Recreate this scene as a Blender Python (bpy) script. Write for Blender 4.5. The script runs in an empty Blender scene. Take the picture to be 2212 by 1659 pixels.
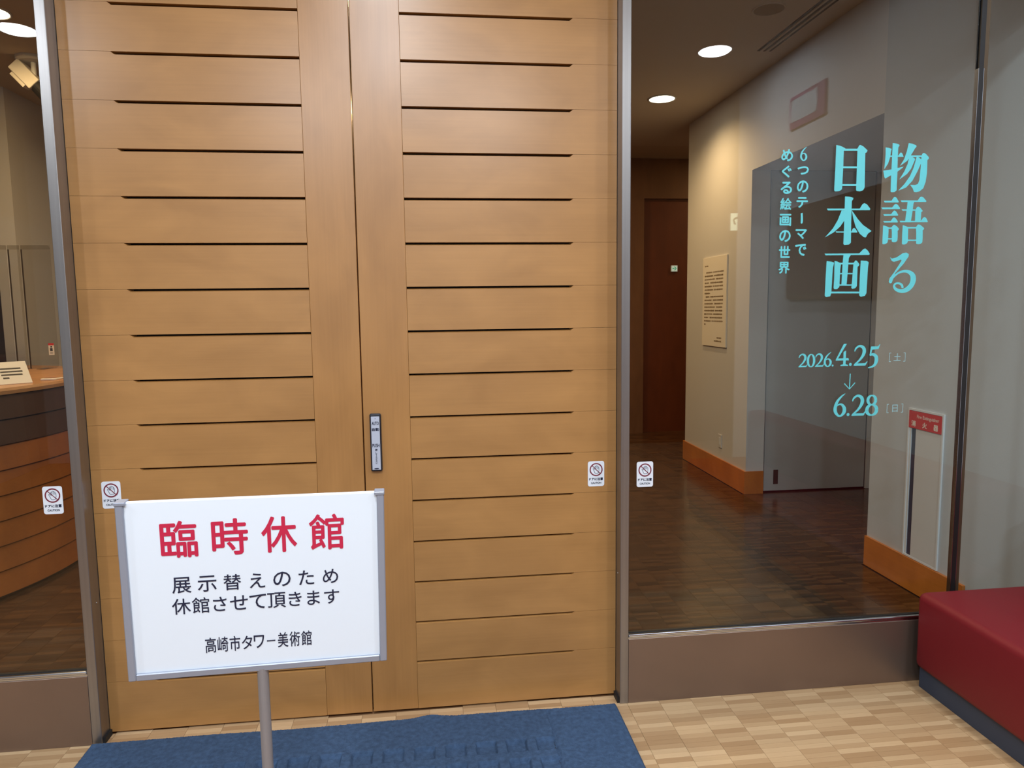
import bpy, bmesh, math, random
from mathutils import Vector, Matrix
random.seed(4)
scene = bpy.context.scene
COL = scene.collection

# ------------------------------------------------------------------ camera
FPX, IW, IH = 1523.3867, 2212, 1659
cam_d = bpy.data.cameras.new('camera')
cam = bpy.data.objects.new('camera', cam_d)
COL.objects.link(cam)
CR = Vector((0.99304407, -0.11706601, -0.01261006))
CU = Vector((0.02484991, 0.10369266, 0.99429891))
CF = Vector((0.11509104, 0.987696, -0.10588046))
CP = Vector((0.25170825, -2.6361043, 1.55679131))
cam.matrix_world = Matrix(((CR.x, CU.x, -CF.x, CP.x), (CR.y, CU.y, -CF.y, CP.y), (CR.z, CU.z, -CF.z, CP.z), (0, 0, 0, 1)))
cam_d.sensor_fit = 'HORIZONTAL'
cam_d.sensor_width = 36.0
cam_d.lens = 36.0 * FPX / IW
cam_d.clip_start = 0.05
scene.camera = cam

# ------------------------------------------------------------------ world, exposure
w = bpy.data.worlds.new('world')
scene.world = w
w.use_nodes = True
w.node_tree.nodes['Background'].inputs[0].default_value = (0.5, 0.5, 0.5, 1)
w.node_tree.nodes['Background'].inputs[1].default_value = 0.02
vs = scene.view_settings
vs.view_transform = 'Standard'
vs.look = 'None'
vs.gamma = 1
vs.use_curve_mapping = False
vs.exposure = 0.0
scene.cycles.max_bounces = 8
scene.cycles.transparent_max_bounces = 16
scene.cycles.sample_clamp_indirect = 4.0
scene.cycles.caustics_reflective = False
scene.cycles.caustics_refractive = False

LOBBY_W = 33.0          # watts of a lobby downlight
LOBBY_C = (0.90, 0.98, 1.07)
HALL_C = (1.0, 0.62, 0.27)

# ------------------------------------------------------------------ helpers
def lin(c):
    return tuple(((v / 255) / 12.92 if v / 255 <= .04045 else ((v / 255 + .055) / 1.055) ** 2.4) for v in c) + (1,)

def nodes(name):
    m = bpy.data.materials.new(name)
    m.use_nodes = True
    return m, m.node_tree.nodes, m.node_tree.links, m.node_tree.nodes['Principled BSDF']

def mat(name, rgb, rough=.6, metal=0, coat=0, var=0, vscale=(3, 3, 3), bump=0, bscale=60, spec=.5):
    m, N, L, B = nodes(name)
    B.inputs['Base Color'].default_value = lin(rgb)
    B.inputs['Roughness'].default_value = rough
    B.inputs['Metallic'].default_value = metal
    B.inputs['Coat Weight'].default_value = coat
    B.inputs['Specular IOR Level'].default_value = spec
    geo = N.new('ShaderNodeNewGeometry')
    if var:
        mp = N.new('ShaderNodeMapping'); mp.inputs['Scale'].default_value = vscale
        nz = N.new('ShaderNodeTexNoise'); nz.inputs['Scale'].default_value = 1; nz.inputs['Detail'].default_value = 5
        L.new(geo.outputs['Position'], mp.inputs[0]); L.new(mp.outputs[0], nz.inputs[0])
        rp = N.new('ShaderNodeValToRGB')
        a = lin(tuple(max(0, v * (1 - var)) for v in rgb)); b = lin(tuple(min(255, v * (1 + var)) for v in rgb))
        rp.color_ramp.elements[0].position = .3; rp.color_ramp.elements[0].color = a
        rp.color_ramp.elements[1].position = .7; rp.color_ramp.elements[1].color = b
        L.new(nz.outputs[0], rp.inputs[0]); L.new(rp.outputs[0], B.inputs['Base Color'])
    if bump:
        n2 = N.new('ShaderNodeTexNoise'); n2.inputs['Scale'].default_value = bscale; n2.inputs['Detail'].default_value = 4
        bp = N.new('ShaderNodeBump'); bp.inputs['Strength'].default_value = bump; bp.inputs['Distance'].default_value = .004
        L.new(geo.outputs['Position'], n2.inputs[0]); L.new(n2.outputs[0], bp.inputs['Height']); L.new(bp.outputs[0], B.inputs['Normal'])
    return m

def wood(name, rgb, along='x', rough=.38, contrast=.07, coat=.25):
    """fine straight-grained timber, grain along the given world axis"""
    m, N, L, B = nodes(name)
    geo = N.new('ShaderNodeNewGeometry')
    sc = {'x': (1.2, 40, 75), 'z': (75, 40, 1.0), 'y': (60, 1.2, 60)}[along]
    mp = N.new('ShaderNodeMapping'); mp.inputs['Scale'].default_value = sc
    nz = N.new('ShaderNodeTexNoise'); nz.inputs['Scale'].default_value = 1.6; nz.inputs['Detail'].default_value = 6; nz.inputs['Roughness'].default_value = .6
    L.new(geo.outputs['Position'], mp.inputs[0]); L.new(mp.outputs[0], nz.inputs[0])
    mp2 = N.new('ShaderNodeMapping'); mp2.inputs['Scale'].default_value = (2.2, 3, 4.5) if along == 'x' else (4.5, 3, 1.6)
    nz2 = N.new('ShaderNodeTexNoise'); nz2.inputs['Scale'].default_value = 1.6; nz2.inputs['Detail'].default_value = 3
    L.new(geo.outputs['Position'], mp2.inputs[0]); L.new(mp2.outputs[0], nz2.inputs[0])
    nz2.inputs['Distortion'].default_value = .6
    nz3 = N.new('ShaderNodeMath'); nz3.operation = 'MULTIPLY'; nz3.inputs[1].default_value = .55; L.new(nz.outputs[0], nz3.inputs[0])
    mix = N.new('ShaderNodeMath'); mix.operation = 'MULTIPLY_ADD'; mix.inputs[1].default_value = 1.45
    L.new(nz2.outputs[0], mix.inputs[0]); L.new(nz3.outputs[0], mix.inputs[2])
    rp = N.new('ShaderNodeValToRGB')
    rp.color_ramp.elements[0].position = .35; rp.color_ramp.elements[0].color = lin((rgb[0] * (1 - contrast), rgb[1] * (1 - 1.3 * contrast), rgb[2] * (1 - 1.8 * contrast)))
    rp.color_ramp.elements[1].position = .68; rp.color_ramp.elements[1].color = lin(tuple(min(255, v * (1 + contrast)) for v in rgb))
    hv = N.new('ShaderNodeMath'); hv.operation = 'MULTIPLY'; hv.inputs[1].default_value = .5
    L.new(mix.outputs[0], hv.inputs[0]); L.new(hv.outputs[0], rp.inputs[0]); L.new(rp.outputs[0], B.inputs['Base Color'])
    B.inputs['Roughness'].default_value = rough
    B.inputs['Coat Weight'].default_value = coat
    B.inputs['Coat Roughness'].default_value = .3
    bp = N.new('ShaderNodeBump'); bp.inputs['Strength'].default_value = .06; bp.inputs['Distance'].default_value = .002
    L.new(nz.outputs[0], bp.inputs['Height']); L.new(bp.outputs[0], B.inputs['Normal'])
    return m

def strips(name, a, b, rough, coat=0):
    """parquet: every strip gets a tone of its own, with grain along x"""
    m, N, L, B = nodes(name)
    oi = N.new('ShaderNodeObjectInfo'); geo = N.new('ShaderNodeNewGeometry')
    ad = N.new('ShaderNodeMath'); ad.operation = 'ADD'
    fr = N.new('ShaderNodeMath'); fr.operation = 'FRACT'
    L.new(oi.outputs['Random'], ad.inputs[0]); L.new(geo.outputs['Random Per Island'], ad.inputs[1]); L.new(ad.outputs[0], fr.inputs[0])
    mp = N.new('ShaderNodeMapping'); mp.inputs['Scale'].default_value = (6, 120, 1)
    nz = N.new('ShaderNodeTexNoise'); nz.inputs['Scale'].default_value = 1.5; nz.inputs['Detail'].default_value = 4
    L.new(geo.outputs['Position'], mp.inputs[0]); L.new(mp.outputs[0], nz.inputs[0])
    mx = N.new('ShaderNodeMath'); mx.operation = 'MULTIPLY_ADD'; mx.inputs[1].default_value = .35; 
    L.new(nz.outputs[0], mx.inputs[0]); L.new(fr.outputs[0], mx.inputs[2])
    rp = N.new('ShaderNodeValToRGB')
    rp.color_ramp.elements[0].position = .05; rp.color_ramp.elements[0].color = lin(a)
    rp.color_ramp.elements[1].position = 1.25 if False else 1.0; rp.color_ramp.elements[1].color = lin(b)
    e = rp.color_ramp.elements.new(.5); e.color = lin(tuple((x + y) / 2 * 1.0 for x, y in zip(a, b)))
    sb = N.new('ShaderNodeMath'); sb.operation = 'SUBTRACT'; sb.inputs[1].default_value = .17
    L.new(mx.outputs[0], sb.inputs[0]); L.new(sb.outputs[0], rp.inputs[0]); L.new(rp.outputs[0], B.inputs['Base Color'])
    B.inputs['Roughness'].default_value = rough
    B.inputs['Coat Weight'].default_value = coat
    B.inputs['Coat Roughness'].default_value = .12
    return m

def glass(name, tint=(.93, .96, .95), f0=.042):
    """thin clear sheet: Schlick reflection at either face over a straight-through transmission"""
    m = bpy.data.materials.new(name); m.use_nodes = True
    N, L = m.node_tree.nodes, m.node_tree.links
    N.clear()
    out = N.new('ShaderNodeOutputMaterial'); mix = N.new('ShaderNodeMixShader')
    tr = N.new('ShaderNodeBsdfTransparent'); tr.inputs[0].default_value = (*tint, 1)
    gl = N.new('ShaderNodeBsdfGlossy'); gl.inputs['Roughness'].default_value = 0.0
    geo = N.new('ShaderNodeNewGeometry')
    dp = N.new('ShaderNodeVectorMath'); dp.operation = 'DOT_PRODUCT'
    L.new(geo.outputs['Normal'], dp.inputs[0]); L.new(geo.outputs['Incoming'], dp.inputs[1])
    ab = N.new('ShaderNodeMath'); ab.operation = 'ABSOLUTE'; L.new(dp.outputs['Value'], ab.inputs[0])
    om = N.new('ShaderNodeMath'); om.operation = 'SUBTRACT'; om.inputs[0].default_value = 1; L.new(ab.outputs[0], om.inputs[1])
    pw = N.new('ShaderNodeMath'); pw.operation = 'POWER'; pw.inputs[1].default_value = 5; L.new(om.outputs[0], pw.inputs[0])
    ma = N.new('ShaderNodeMath'); ma.operation = 'MULTIPLY_ADD'; ma.inputs[1].default_value = 1 - f0; ma.inputs[2].default_value = f0
    L.new(pw.outputs[0], ma.inputs[0]); L.new(ma.outputs[0], mix.inputs[0])
    L.new(tr.outputs[0], mix.inputs[1]); L.new(gl.outputs[0], mix.inputs[2]); L.new(mix.outputs[0], out.inputs[0])
    return m

def emit(name, rgb, s):
    m, N, L, B = nodes(name)
    B.inputs['Base Color'].default_value = lin(rgb)
    B.inputs['Emission Color'].default_value = lin(rgb)
    B.inputs['Emission Strength'].default_value = s
    return m

def bm_new():
    return bmesh.new()

def bx(bm, x0, x1, y0, y1, z0, z1, bev=0, seg=2):
    r = bmesh.ops.create_cube(bm, size=1)
    vs_ = r['verts']
    for v in vs_:
        v.co = Vector(((x0 + x1) / 2 + v.co.x * (x1 - x0), (y0 + y1) / 2 + v.co.y * (y1 - y0), (z0 + z1) / 2 + v.co.z * (z1 - z0)))
    if bev:
        es = list({e for v in vs_ for e in v.link_edges})
        bmesh.ops.bevel(bm, geom=es, offset=bev, segments=seg, profile=.5, affect='EDGES')
    return bm

def box(*a, **k):
    return bx(bm_new(), *a, **k)

def cyl(bm, x, y, z0, z1, r0, r1=None, n=24, axis='z'):
    r1 = r0 if r1 is None else r1
    b, t = [], []
    for i in range(n):
        a = 2 * math.pi * i / n
        c, s = math.cos(a), math.sin(a)
        if axis == 'z':
            b.append(bm.verts.new((x + r0 * c, y + r0 * s, z0))); t.append(bm.verts.new((x + r1 * c, y + r1 * s, z1)))
        else:                                   # axis y: (x, z) centre, y range z0..z1
            b.append(bm.verts.new((x + r0 * c, z0, y + r0 * s))); t.append(bm.verts.new((x + r1 * c, z1, y + r1 * s)))
    for i in range(n):
        bm.faces.new((b[i], b[(i + 1) % n], t[(i + 1) % n], t[i]))
    bm.faces.new(b[::-1]); bm.faces.new(t)
    return bm

def lathe(bm, prof, x=0, y=0, n=28, closed=False):
    rings = []
    for r, z in prof:
        rings.append([bm.verts.new((x + r * math.cos(2 * math.pi * i / n), y + r * math.sin(2 * math.pi * i / n), z)) for i in range(n)])
    m = len(rings)
    for k in range(m if closed else m - 1):
        a, b = rings[k], rings[(k + 1) % m]
        for i in range(n):
            bm.faces.new((a[i], a[(i + 1) % n], b[(i + 1) % n], b[i]))
    return bm

def link(name, bm, material, parent=None, smooth=False, loc=None):
    me = bpy.data.meshes.new(name)
    if parent is not None and loc is None and parent.get('_abs'):
        bmesh.ops.translate(bm, verts=bm.verts, vec=-Vector(parent['_abs']))
    bmesh.ops.recalc_face_normals(bm, faces=bm.faces)
    bm.to_mesh(me); bm.free()
    me.materials.append(material)
    if smooth:
        for p in me.polygons:
            p.use_smooth = True
    o = bpy.data.objects.new(name, me)
    COL.objects.link(o)
    if parent is not None:
        o.parent = parent
        if '_abs' in parent:
            o['_abs'] = parent['_abs']
    if loc is not None:
        o.location = loc
    return o

def empty(name, loc, label=None, cat=None, group=None, kind=None):
    o = bpy.data.objects.new(name, None)
    COL.objects.link(o)
    o.empty_display_size = .05
    o.location = loc
    o['_abs'] = tuple(loc)
    tag(o, label, cat, group, kind)
    return o

def tag(o, label=None, cat=None, group=None, kind=None):
    if label: o['label'] = label
    if cat: o['category'] = cat
    if group: o['group'] = group
    if kind: o['kind'] = kind
    return o

def struct(name, bm, m, parent=None, label=None, cat=None):
    o = link(name, bm, m, parent)
    return tag(o, label, cat, kind='structure') if parent is None else o

# -------- flat lettering: everything is a list of (points, faces) in a plane (u right, v up)
def text2(s, cu, cv, w=None, h=None, bold=0.0, spacing=1.0):
    cd = bpy.data.curves.new('lettering', 'FONT')
    cd.body = s; cd.size = 1; cd.resolution_u = 3; cd.space_character = spacing
    ob = bpy.data.objects.new('lettering', cd)
    COL.objects.link(ob)
    dg = bpy.context.evaluated_depsgraph_get()
    me = ob.evaluated_get(dg).to_mesh()
    P = [(v.co.x, v.co.y) for v in me.vertices]
    F = [tuple(p.vertices) for p in me.polygons]
    ob.evaluated_get(dg).to_mesh_clear()
    bpy.data.objects.remove(ob); bpy.data.curves.remove(cd)
    if not P:
        return [], []
    x0, x1 = min(p[0] for p in P), max(p[0] for p in P); y0, y1 = min(p[1] for p in P), max(p[1] for p in P)
    sx = w / max(x1 - x0, 1e-6) if w else None
    sy = h / max(y1 - y0, 1e-6) if h else None
    sx = sx if sx else sy; sy = sy if sy else sx
    P = [(cu + (p[0] - (x0 + x1) / 2) * sx, cv + (p[1] - (y0 + y1) / 2) * sy) for p in P]
    if bold:                                    # heavier strokes: the outline laid down again a little to each side
        n = len(P); b = bold * sx; base, F0 = list(P), list(F)
        for i_, (dx, dy) in enumerate(((b, 0), (-b, 0), (0, b), (0, -b))):
            k = len(P)
            P += [(p[0] + dx, p[1] + dy, (i_ + 1) * 5e-5) for p in base]
            F += [tuple(i + k for i in f) for f in F0]
    return P, F

def polys2(polys):
    P, F = [], []
    for i_, q in enumerate(polys):                # overlapping strokes lie on one another, a hair apart
        F.append(tuple(range(len(P), len(P) + len(q)))); P += [(a[0], a[1], (i_ % 48) * 2e-5) for a in q]
    return P, F

def catmull(P, n=4):
    out = []
    for i in range(len(P) - 1):
        a, b, c, d = P[max(i - 1, 0)], P[i], P[i + 1], P[min(i + 2, len(P) - 1)]
        for k in range(n):
            t = k / n
            out.append(tuple(.5 * (2 * b[j] + (c[j] - a[j]) * t + (2 * a[j] - 5 * b[j] + 4 * c[j] - d[j]) * t * t + (3 * b[j] - a[j] - 3 * c[j] + d[j]) * t ** 3) for j in range(3)))
    out.append(tuple(P[-1]))
    return out

def ribbon(P, n=4):
    """a brush stroke: centre line points (u, v, width)"""
    Q = catmull(P, n) if n > 1 else P
    Lh, Rh = [], []
    for i, q in enumerate(Q):
        a, b = Q[max(i - 1, 0)], Q[min(i + 1, len(Q) - 1)]
        dx, dy = b[0] - a[0], b[1] - a[1]; l = math.hypot(dx, dy) or 1e-9
        nx, ny = -dy / l * q[2] / 2, dx / l * q[2] / 2
        Lh.append((q[0] + nx, q[1] + ny)); Rh.append((q[0] - nx, q[1] - ny))
    return [[Lh[i], Lh[i + 1], Rh[i + 1], Rh[i]] for i in range(len(Q) - 1)]

def put(bm, pf, to3):
    P, F = pf
    o0 = Vector(to3(0, 0))
    nrm = (Vector(to3(1, 0)) - o0).cross(Vector(to3(0, 1)) - o0)
    V = [bm.verts.new(Vector(to3(p[0], p[1])) + nrm * (p[2] if len(p) > 2 else 0)) for p in P]
    for f in F:
        try:
            bm.faces.new([V[i] for i in f])
        except ValueError:
            pass
    return bm

def letters(name, pfs, to3, m, parent):
    bm = bm_new()
    for k, (P, F) in enumerate(pfs):
        put(bm, ([(p[0], p[1], (p[2] if len(p) > 2 else 0) + k * 5e-5) for p in P], F), to3)
    return link(name, bm, m, parent)

def lamp(name, loc, target, watts, color, angle, parent, radius=.06, blend=.6):
    d = bpy.data.lights.new(name, 'SPOT')
    d.energy = watts; d.color = color; d.spot_size = math.radians(angle); d.spot_blend = blend; d.shadow_soft_size = radius
    o = bpy.data.objects.new(name, d)
    COL.objects.link(o)
    o.parent = parent
    o.location = Vector(loc) - Vector(parent['_abs'])
    o.rotation_euler = (Vector(target) - Vector(loc)).to_track_quat('-Z', 'Y').to_euler()
    return o


def area_lamp(name, loc, watts, color, size, parent):
    d = bpy.data.lights.new(name, 'AREA')
    d.shape = 'DISK'; d.size = size; d.energy = watts; d.color = color
    o = bpy.data.objects.new(name, d)
    COL.objects.link(o)
    o.parent = parent
    o.location = Vector(loc) - Vector(parent['_abs'])
    return o
# ------------------------------------------------------------------ materials
M = {}
M['slat'] = wood('fir_slat', (168, 123, 71), 'x', rough=.34, coat=.4, contrast=.05)
M['stile'] = wood('fir_stile', (165, 119, 67), 'z', rough=.34, coat=.4, contrast=.055)
M['dark_gap'] = mat('dark_gap', (30, 14, 8), .8)
M['white_paint'] = mat('white_wall_paper', (190, 194, 198), .8, bump=.12, bscale=220)
M['hall_wall'] = mat('hall_wall_paper', (206, 204, 202), .8, bump=.12, bscale=220)
M['ceiling'] = mat('ceiling_board', (198, 184, 166), .9, bump=.05, bscale=300)
M['base'] = wood('cherry_baseboard', (196, 118, 48), 'y', rough=.4)
M['dark_wood'] = wood('dark_wood_wall', (98, 46, 22), 'z', rough=.35)
M['jamb_wood'] = wood('brown_wood_jamb', (112, 76, 48), 'z', rough=.5)
M['steel'] = mat('brushed_steel', (158, 155, 153), .36, .92, var=.04, vscale=(60, 60, .6))
M['kick'] = mat('bronze_steel', (140, 122, 110), .4, .8, var=.04, vscale=(2, 2, 2))
M['bead'] = mat('polished_bead', (210, 216, 224), .16, 1)
M['gasket'] = mat('black_gasket', (24, 22, 22), .5)
M['bronze_edge'] = mat('bronze_edge', (96, 80, 62), .4, .6)
M['glass'] = glass('clear_glass')
M['acrylic'] = glass('clear_acrylic', (.92, .91, .89), .05)
M['parquet'] = strips('beech_parquet', (168, 134, 96), (205, 174, 134), .42, .2)
M['subfloor'] = mat('parquet_bed', (150, 112, 76), .7)
M['walnut'] = strips('walnut_parquet', (48, 31, 18), (90, 60, 34), .24, .3)
M['walnut_bed'] = mat('walnut_bed', (50, 32, 20), .5)
M['alu'] = mat('anodised_aluminium', (150, 156, 170), .42, .35)
M['pole'] = mat('grey_steel_pole', (150, 150, 154), .36, .5)
M['board'] = mat('white_acrylic_board', (222, 231, 240), .3)
M['red_ink'] = mat('crimson_ink', (190, 28, 66), .5)
M['navy_ink'] = mat('navy_ink', (20, 28, 56), .5)
M['black_ink'] = mat('dark_ink', (48, 44, 42), .6)
M['teal'] = mat('teal_vinyl', (98, 198, 204), .45)
M['pale_teal'] = mat('pale_teal_vinyl', (140, 176, 178), .45)
M['sticker'] = mat('white_sticker', (226, 232, 240), .4)
M['sticker_red'] = mat('dark_red_ring', (112, 20, 44), .5)
M['hand'] = mat('grey_blue_line', (74, 90, 110), .5)
M['housing'] = mat('black_housing', (34, 36, 44), .3)
M['face'] = mat('silver_face', (190, 198, 214), .35, .2)
M['rug'] = mat('blue_pile', (70, 92, 122), .95, var=.10, vscale=(60, 60, 60), bump=1, bscale=380, spec=.1)
M['rug_edge'] = mat('navy_rubber', (38, 46, 62), .8)
M['red_vinyl'] = mat('red_leatherette', (118, 26, 35), .5, bump=.15, bscale=700, spec=.35)
M['plinth'] = mat('blue_grey_plinth', (50, 60, 78), .6)
M['door_grey'] = mat('grey_door_paint', (176, 178, 178), .5)
M['door_dark'] = mat('dark_recess', (40, 34, 32), .6)
M['white_metal'] = mat('white_metal', (220, 222, 224), .4)
M['ext_red'] = mat('red_sign_plate', (206, 40, 32), .45)
M['paper'] = mat('white_paper', (236, 228, 214), .7)
M['lens_w'] = emit('downlight_lens', (246, 250, 255), 45)
M['lens_h'] = emit('warm_downlight_lens', (255, 240, 214), 12)
M['black'] = mat('matt_black', (22, 22, 24), .6)
M['speaker'] = mat('ceiling_speaker_grille', (150, 128, 102), .8)
M['diffuser'] = mat('diffuser_slot', (70, 50, 34), .8)
M['counter'] = wood('cherry_counter', (172, 100, 44), 'y', rough=.35)
M['fascia'] = wood('reflection_dulled_fascia', (84, 56, 40), 'y', rough=.4)  # top counter bands: a dull reflection is put into this darker brown
M['counter_top'] = wood('counter_top', (206, 150, 98), 'y', rough=.35)
M['sign_green'] = emit('green_sign', (40, 150, 110), .7)
M['sign_white'] = emit('lit_sign_face', (236, 255, 226), 5)
M['arrow_face'] = emit('arrow_sign_face', (214, 236, 228), .35)
M['mauve'] = mat('mauve_frame', (120, 70, 108), .6)
M['cool_grey'] = mat('cool_grey_panel', (168, 180, 188), .6)
M['ceil_lobby'] = M['ceiling']

CEIL = 3.33
XR = 2.835                                            # right-hand wall of lobby and hall
DH = .9635                                            # half width of the pair of doors

# ------------------------------------------------------------------ room shell
struct('ceiling', box(-6, 6.2, -5.4, 6.4, CEIL, CEIL + .1), M['ceiling'])
struct('wall_right', box(XR, XR + .15, -3.2, 1.206, 0, CEIL), M['white_paint'])
struct('wall_right_header', box(XR, XR + .15, 1.206, 2.85, 2.63, CEIL), M['hall_wall'])
struct('wall_right_recess_soffit', box(XR + .15, 4.1, 1.206, 2.85, 2.63, 2.72), M['hall_wall'])
struct('wall_right_recess_side', box(3.95, 4.1, 1.06, 2.85, 0, 2.63), M['hall_wall'])
struct('wall_right_recess_near', box(XR + .15, 3.95, 1.06, 1.206, 0, 2.63), M['hall_wall'])
bm = box(XR, 2.99, 2.85, 3.0, 0, CEIL); bx(bm, 3.908, 4.1, 2.85, 3.0, 0, 2.63); bx(bm, 2.99, 3.908, 2.85, 3.0, 2.64, CEIL)
struct('wall_right_recess_back', bm, M['hall_wall'])
struct('wall_right_hall', box(XR, XR + .15, 3.0, 4.25, 0, CEIL), M['hall_wall'])
struct('wall_right_corridor', box(2.985, 6.0, 4.1, 4.25, 0, CEIL), M['hall_wall'])
struct('wall_far', box(-6, 6.2, 5.85, 6.0, 0, CEIL), M['dark_wood'])
struct('wall_far_right', box(6.0, 6.2, 4.25, 5.85, 0, CEIL), M['dark_wood'])
struct('trim_1', box(2.60, 2.865, 5.79, 5.85, 0, 2.86), M['jamb_wood'])
struct('trim_2', box(-6, 6.0, 5.80, 5.85, 2.86, CEIL), M['jamb_wood'])
struct('wall_left_hall', box(-3.15, -3.0, 3.5, 5.80, 0, CEIL), M['hall_wall'])
struct('wall_left_office', box(-6, -5.85, -.2, 5.80, 0, CEIL), M['hall_wall'])
struct('wall_front_header', box(-6, XR, -.11, .04, 2.83, CEIL), M['white_paint'])
struct('wall_front_left', box(-6, -3.742, -.11, .04, 0, 2.83), M['white_paint'])
struct('wall_back', box(-3.74, 1.9, -5.4, -5.25, 0, CEIL), M['white_paint'])
struct('wall_back_right', box(1.9, 6, -5.4, -5.25, 0, CEIL), M['dark_wood'])
struct('wall_left', box(-3.89, -3.74, -5.4, -.11, 0, CEIL), mat('grey_wall_paint', (112, 112, 116), .8))
struct('wall_right_lobby_end', box(XR + .15, 6, -3.35, -3.2, 0, CEIL), M['white_paint'])
struct('wall_right_back', box(5.85, 6, -5.25, -3.35, 0, CEIL), M['white_paint'])

# baseboards
struct('baseboard_right', box(XR - .016, XR, .42, 1.206, 0, .177), M['base'])
bm = box(XR - .016, XR, 2.834, 4.266, 0, .19); bx(bm, XR, 2.985, 2.834, 2.85, 0, .19); bx(bm, XR, 3.2, 4.25, 4.266, 0, .19)
struct('baseboard_hall', bm, M['base'])

# ------------------------------------------------------------------ lobby floor: strips one by one where the photograph shows them
fl = struct('floor', box(-6, XR + 3.2, -5.4, .04, -.08, -.006), M['subfloor'], label='pale beech strip parquet of the lobby in front of the doors', cat='floor')
SW, SH = .1292, .02584
def strip_bm():
    return box(-SW / 2 + .0005, SW / 2 - .0005, -SH / 2 + .0003, SH / 2 - .0003, -.006, 0)
def px(v):
    d = v - CP
    z = d.dot(CF)
    return (IW / 2 + FPX * d.dot(CR) / z, IH / 2 - FPX * d.dot(CU) / z) if z > .05 else (-1e5, -1e5)
first = None
near, rest = [], []
for i in range(-24, 22):
    cx = .993 + SW * (i + .5) - SW * 0
    off = random.random() * SH
    for j in range(-40, 2):
        cy = -.02 + SH * j - off
        if cx > XR - .06 or cx < -3.0 or cy > .02:
            continue
        u, v = px(Vector((cx, cy, 0)))
        seen = -60 < u < IW + 60 and 1440 < v < IH + 25
        hid = (-.985 < cx < .93 and cy < -.11) or (.99 < cx and cy > -.06) or (cx < -.99 and cy > -.06) or (cx > 2.22 and cy < -.1) or cy > .008
        (near if seen and not hid else rest).append((cx, cy))
near.sort(key=lambda p: -px(Vector((p[0], p[1], 0)))[1])
near, more = near[:298], near[298:]
rest += more
for cx, cy in near:
    if first is None:
        first = link('parquet_strip', strip_bm(), M['parquet'], fl, loc=(cx, cy, 0))
    else:
        o = first.copy(); COL.objects.link(o); o.parent = fl; o.location = (cx, cy, 0)
def strip_field(cells, w, h, z1):
    V, F = [], []
    for cx, cy in cells:
        k = len(V); a, b = w / 2 - .0005, h / 2 - .0003
        V += [(cx - a, cy - b, z1), (cx + a, cy - b, z1), (cx + a, cy + b, z1), (cx - a, cy + b, z1), (cx - a, cy - b, z1 - .006), (cx + a, cy - b, z1 - .006), (cx + a, cy + b, z1 - .006), (cx - a, cy + b, z1 - .006)]
        F += [(k, k + 1, k + 2, k + 3), (k, k + 4, k + 5, k + 1), (k + 1, k + 5, k + 6, k + 2), (k + 2, k + 6, k + 7, k + 3), (k + 3, k + 7, k + 4, k)]
    return V, F
def raw(name, V, F, m, parent=None):
    me = bpy.data.meshes.new(name); me.from_pydata(V, [], F); me.materials.append(m)
    o = bpy.data.objects.new(name, me); COL.objects.link(o); o.parent = parent
    return o
tag(raw('parquet_field', *strip_field(rest, SW, SH, 0), M['parquet'], fl), kind='stuff')

# dark hall floor
fh = struct('floor_hall', box(-6, 6.2, .04, 6.4, -.08, -.006), M['walnut_bed'], label='dark polished strip parquet of the hall behind the glass', cat='floor')
cells = []
for i in range(-27, 46):
    cx = .993 + SW * (i + .5)
    off = random.random() * SH
    for j in range(0, 236):
        cy = .055 + SH * j + off
        if cx < XR - .0 or 1.2 < cy < 2.84 or cy > 4.3:
            cells.append((cx, cy))
tag(raw('parquet_field', *strip_field(cells, SW, SH, 0), M['walnut'], fh), kind='stuff')

# ------------------------------------------------------------------ the pair of sliding doors
Z0, PITCH, ROWS = .2021, .16, 17
XI, XS = .1745, .7975
def slat_mesh(h, s):
    """a board with its upper front edge chamfered between stile and groove end; s = +1 right leaf, -1 left leaf"""
    g, d, D, sl, xo, xe = .0098, .012, .03, .0058, DH - .0005, XS - .012
    z0, z1 = .0004, h - .0004
    V = [(XI, 0, z0), (xo, 0, z0), (xo, 0, z1), (XS, 0, z1), (xe, 0, z1 - g), (XI, 0, z1 - g),
         (XI, d, z1 - sl), (xe, d, z1 - sl), (XI, D, z1 - sl), (xe, D, z1 - sl), (xe, D, z1), (xo, D, z1), (XI, D, z0), (xo, D, z0)]
    F = [(0, 1, 2, 3, 4, 5), (5, 4, 7, 6), (6, 7, 9, 8), (4, 3, 7), (3, 10, 9, 7), (3, 2, 11, 10), (1, 13, 11, 2), (0, 12, 13, 1), (0, 5, 6, 8, 12), (12, 8, 9, 10, 11, 13)]
    bm = bm_new()
    vv = [bm.verts.new((x * s, y, z)) for x, y, z in V]
    for f in F:
        bm.faces.new([vv[i] for i in f])
    return bm
doors = {}
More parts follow.
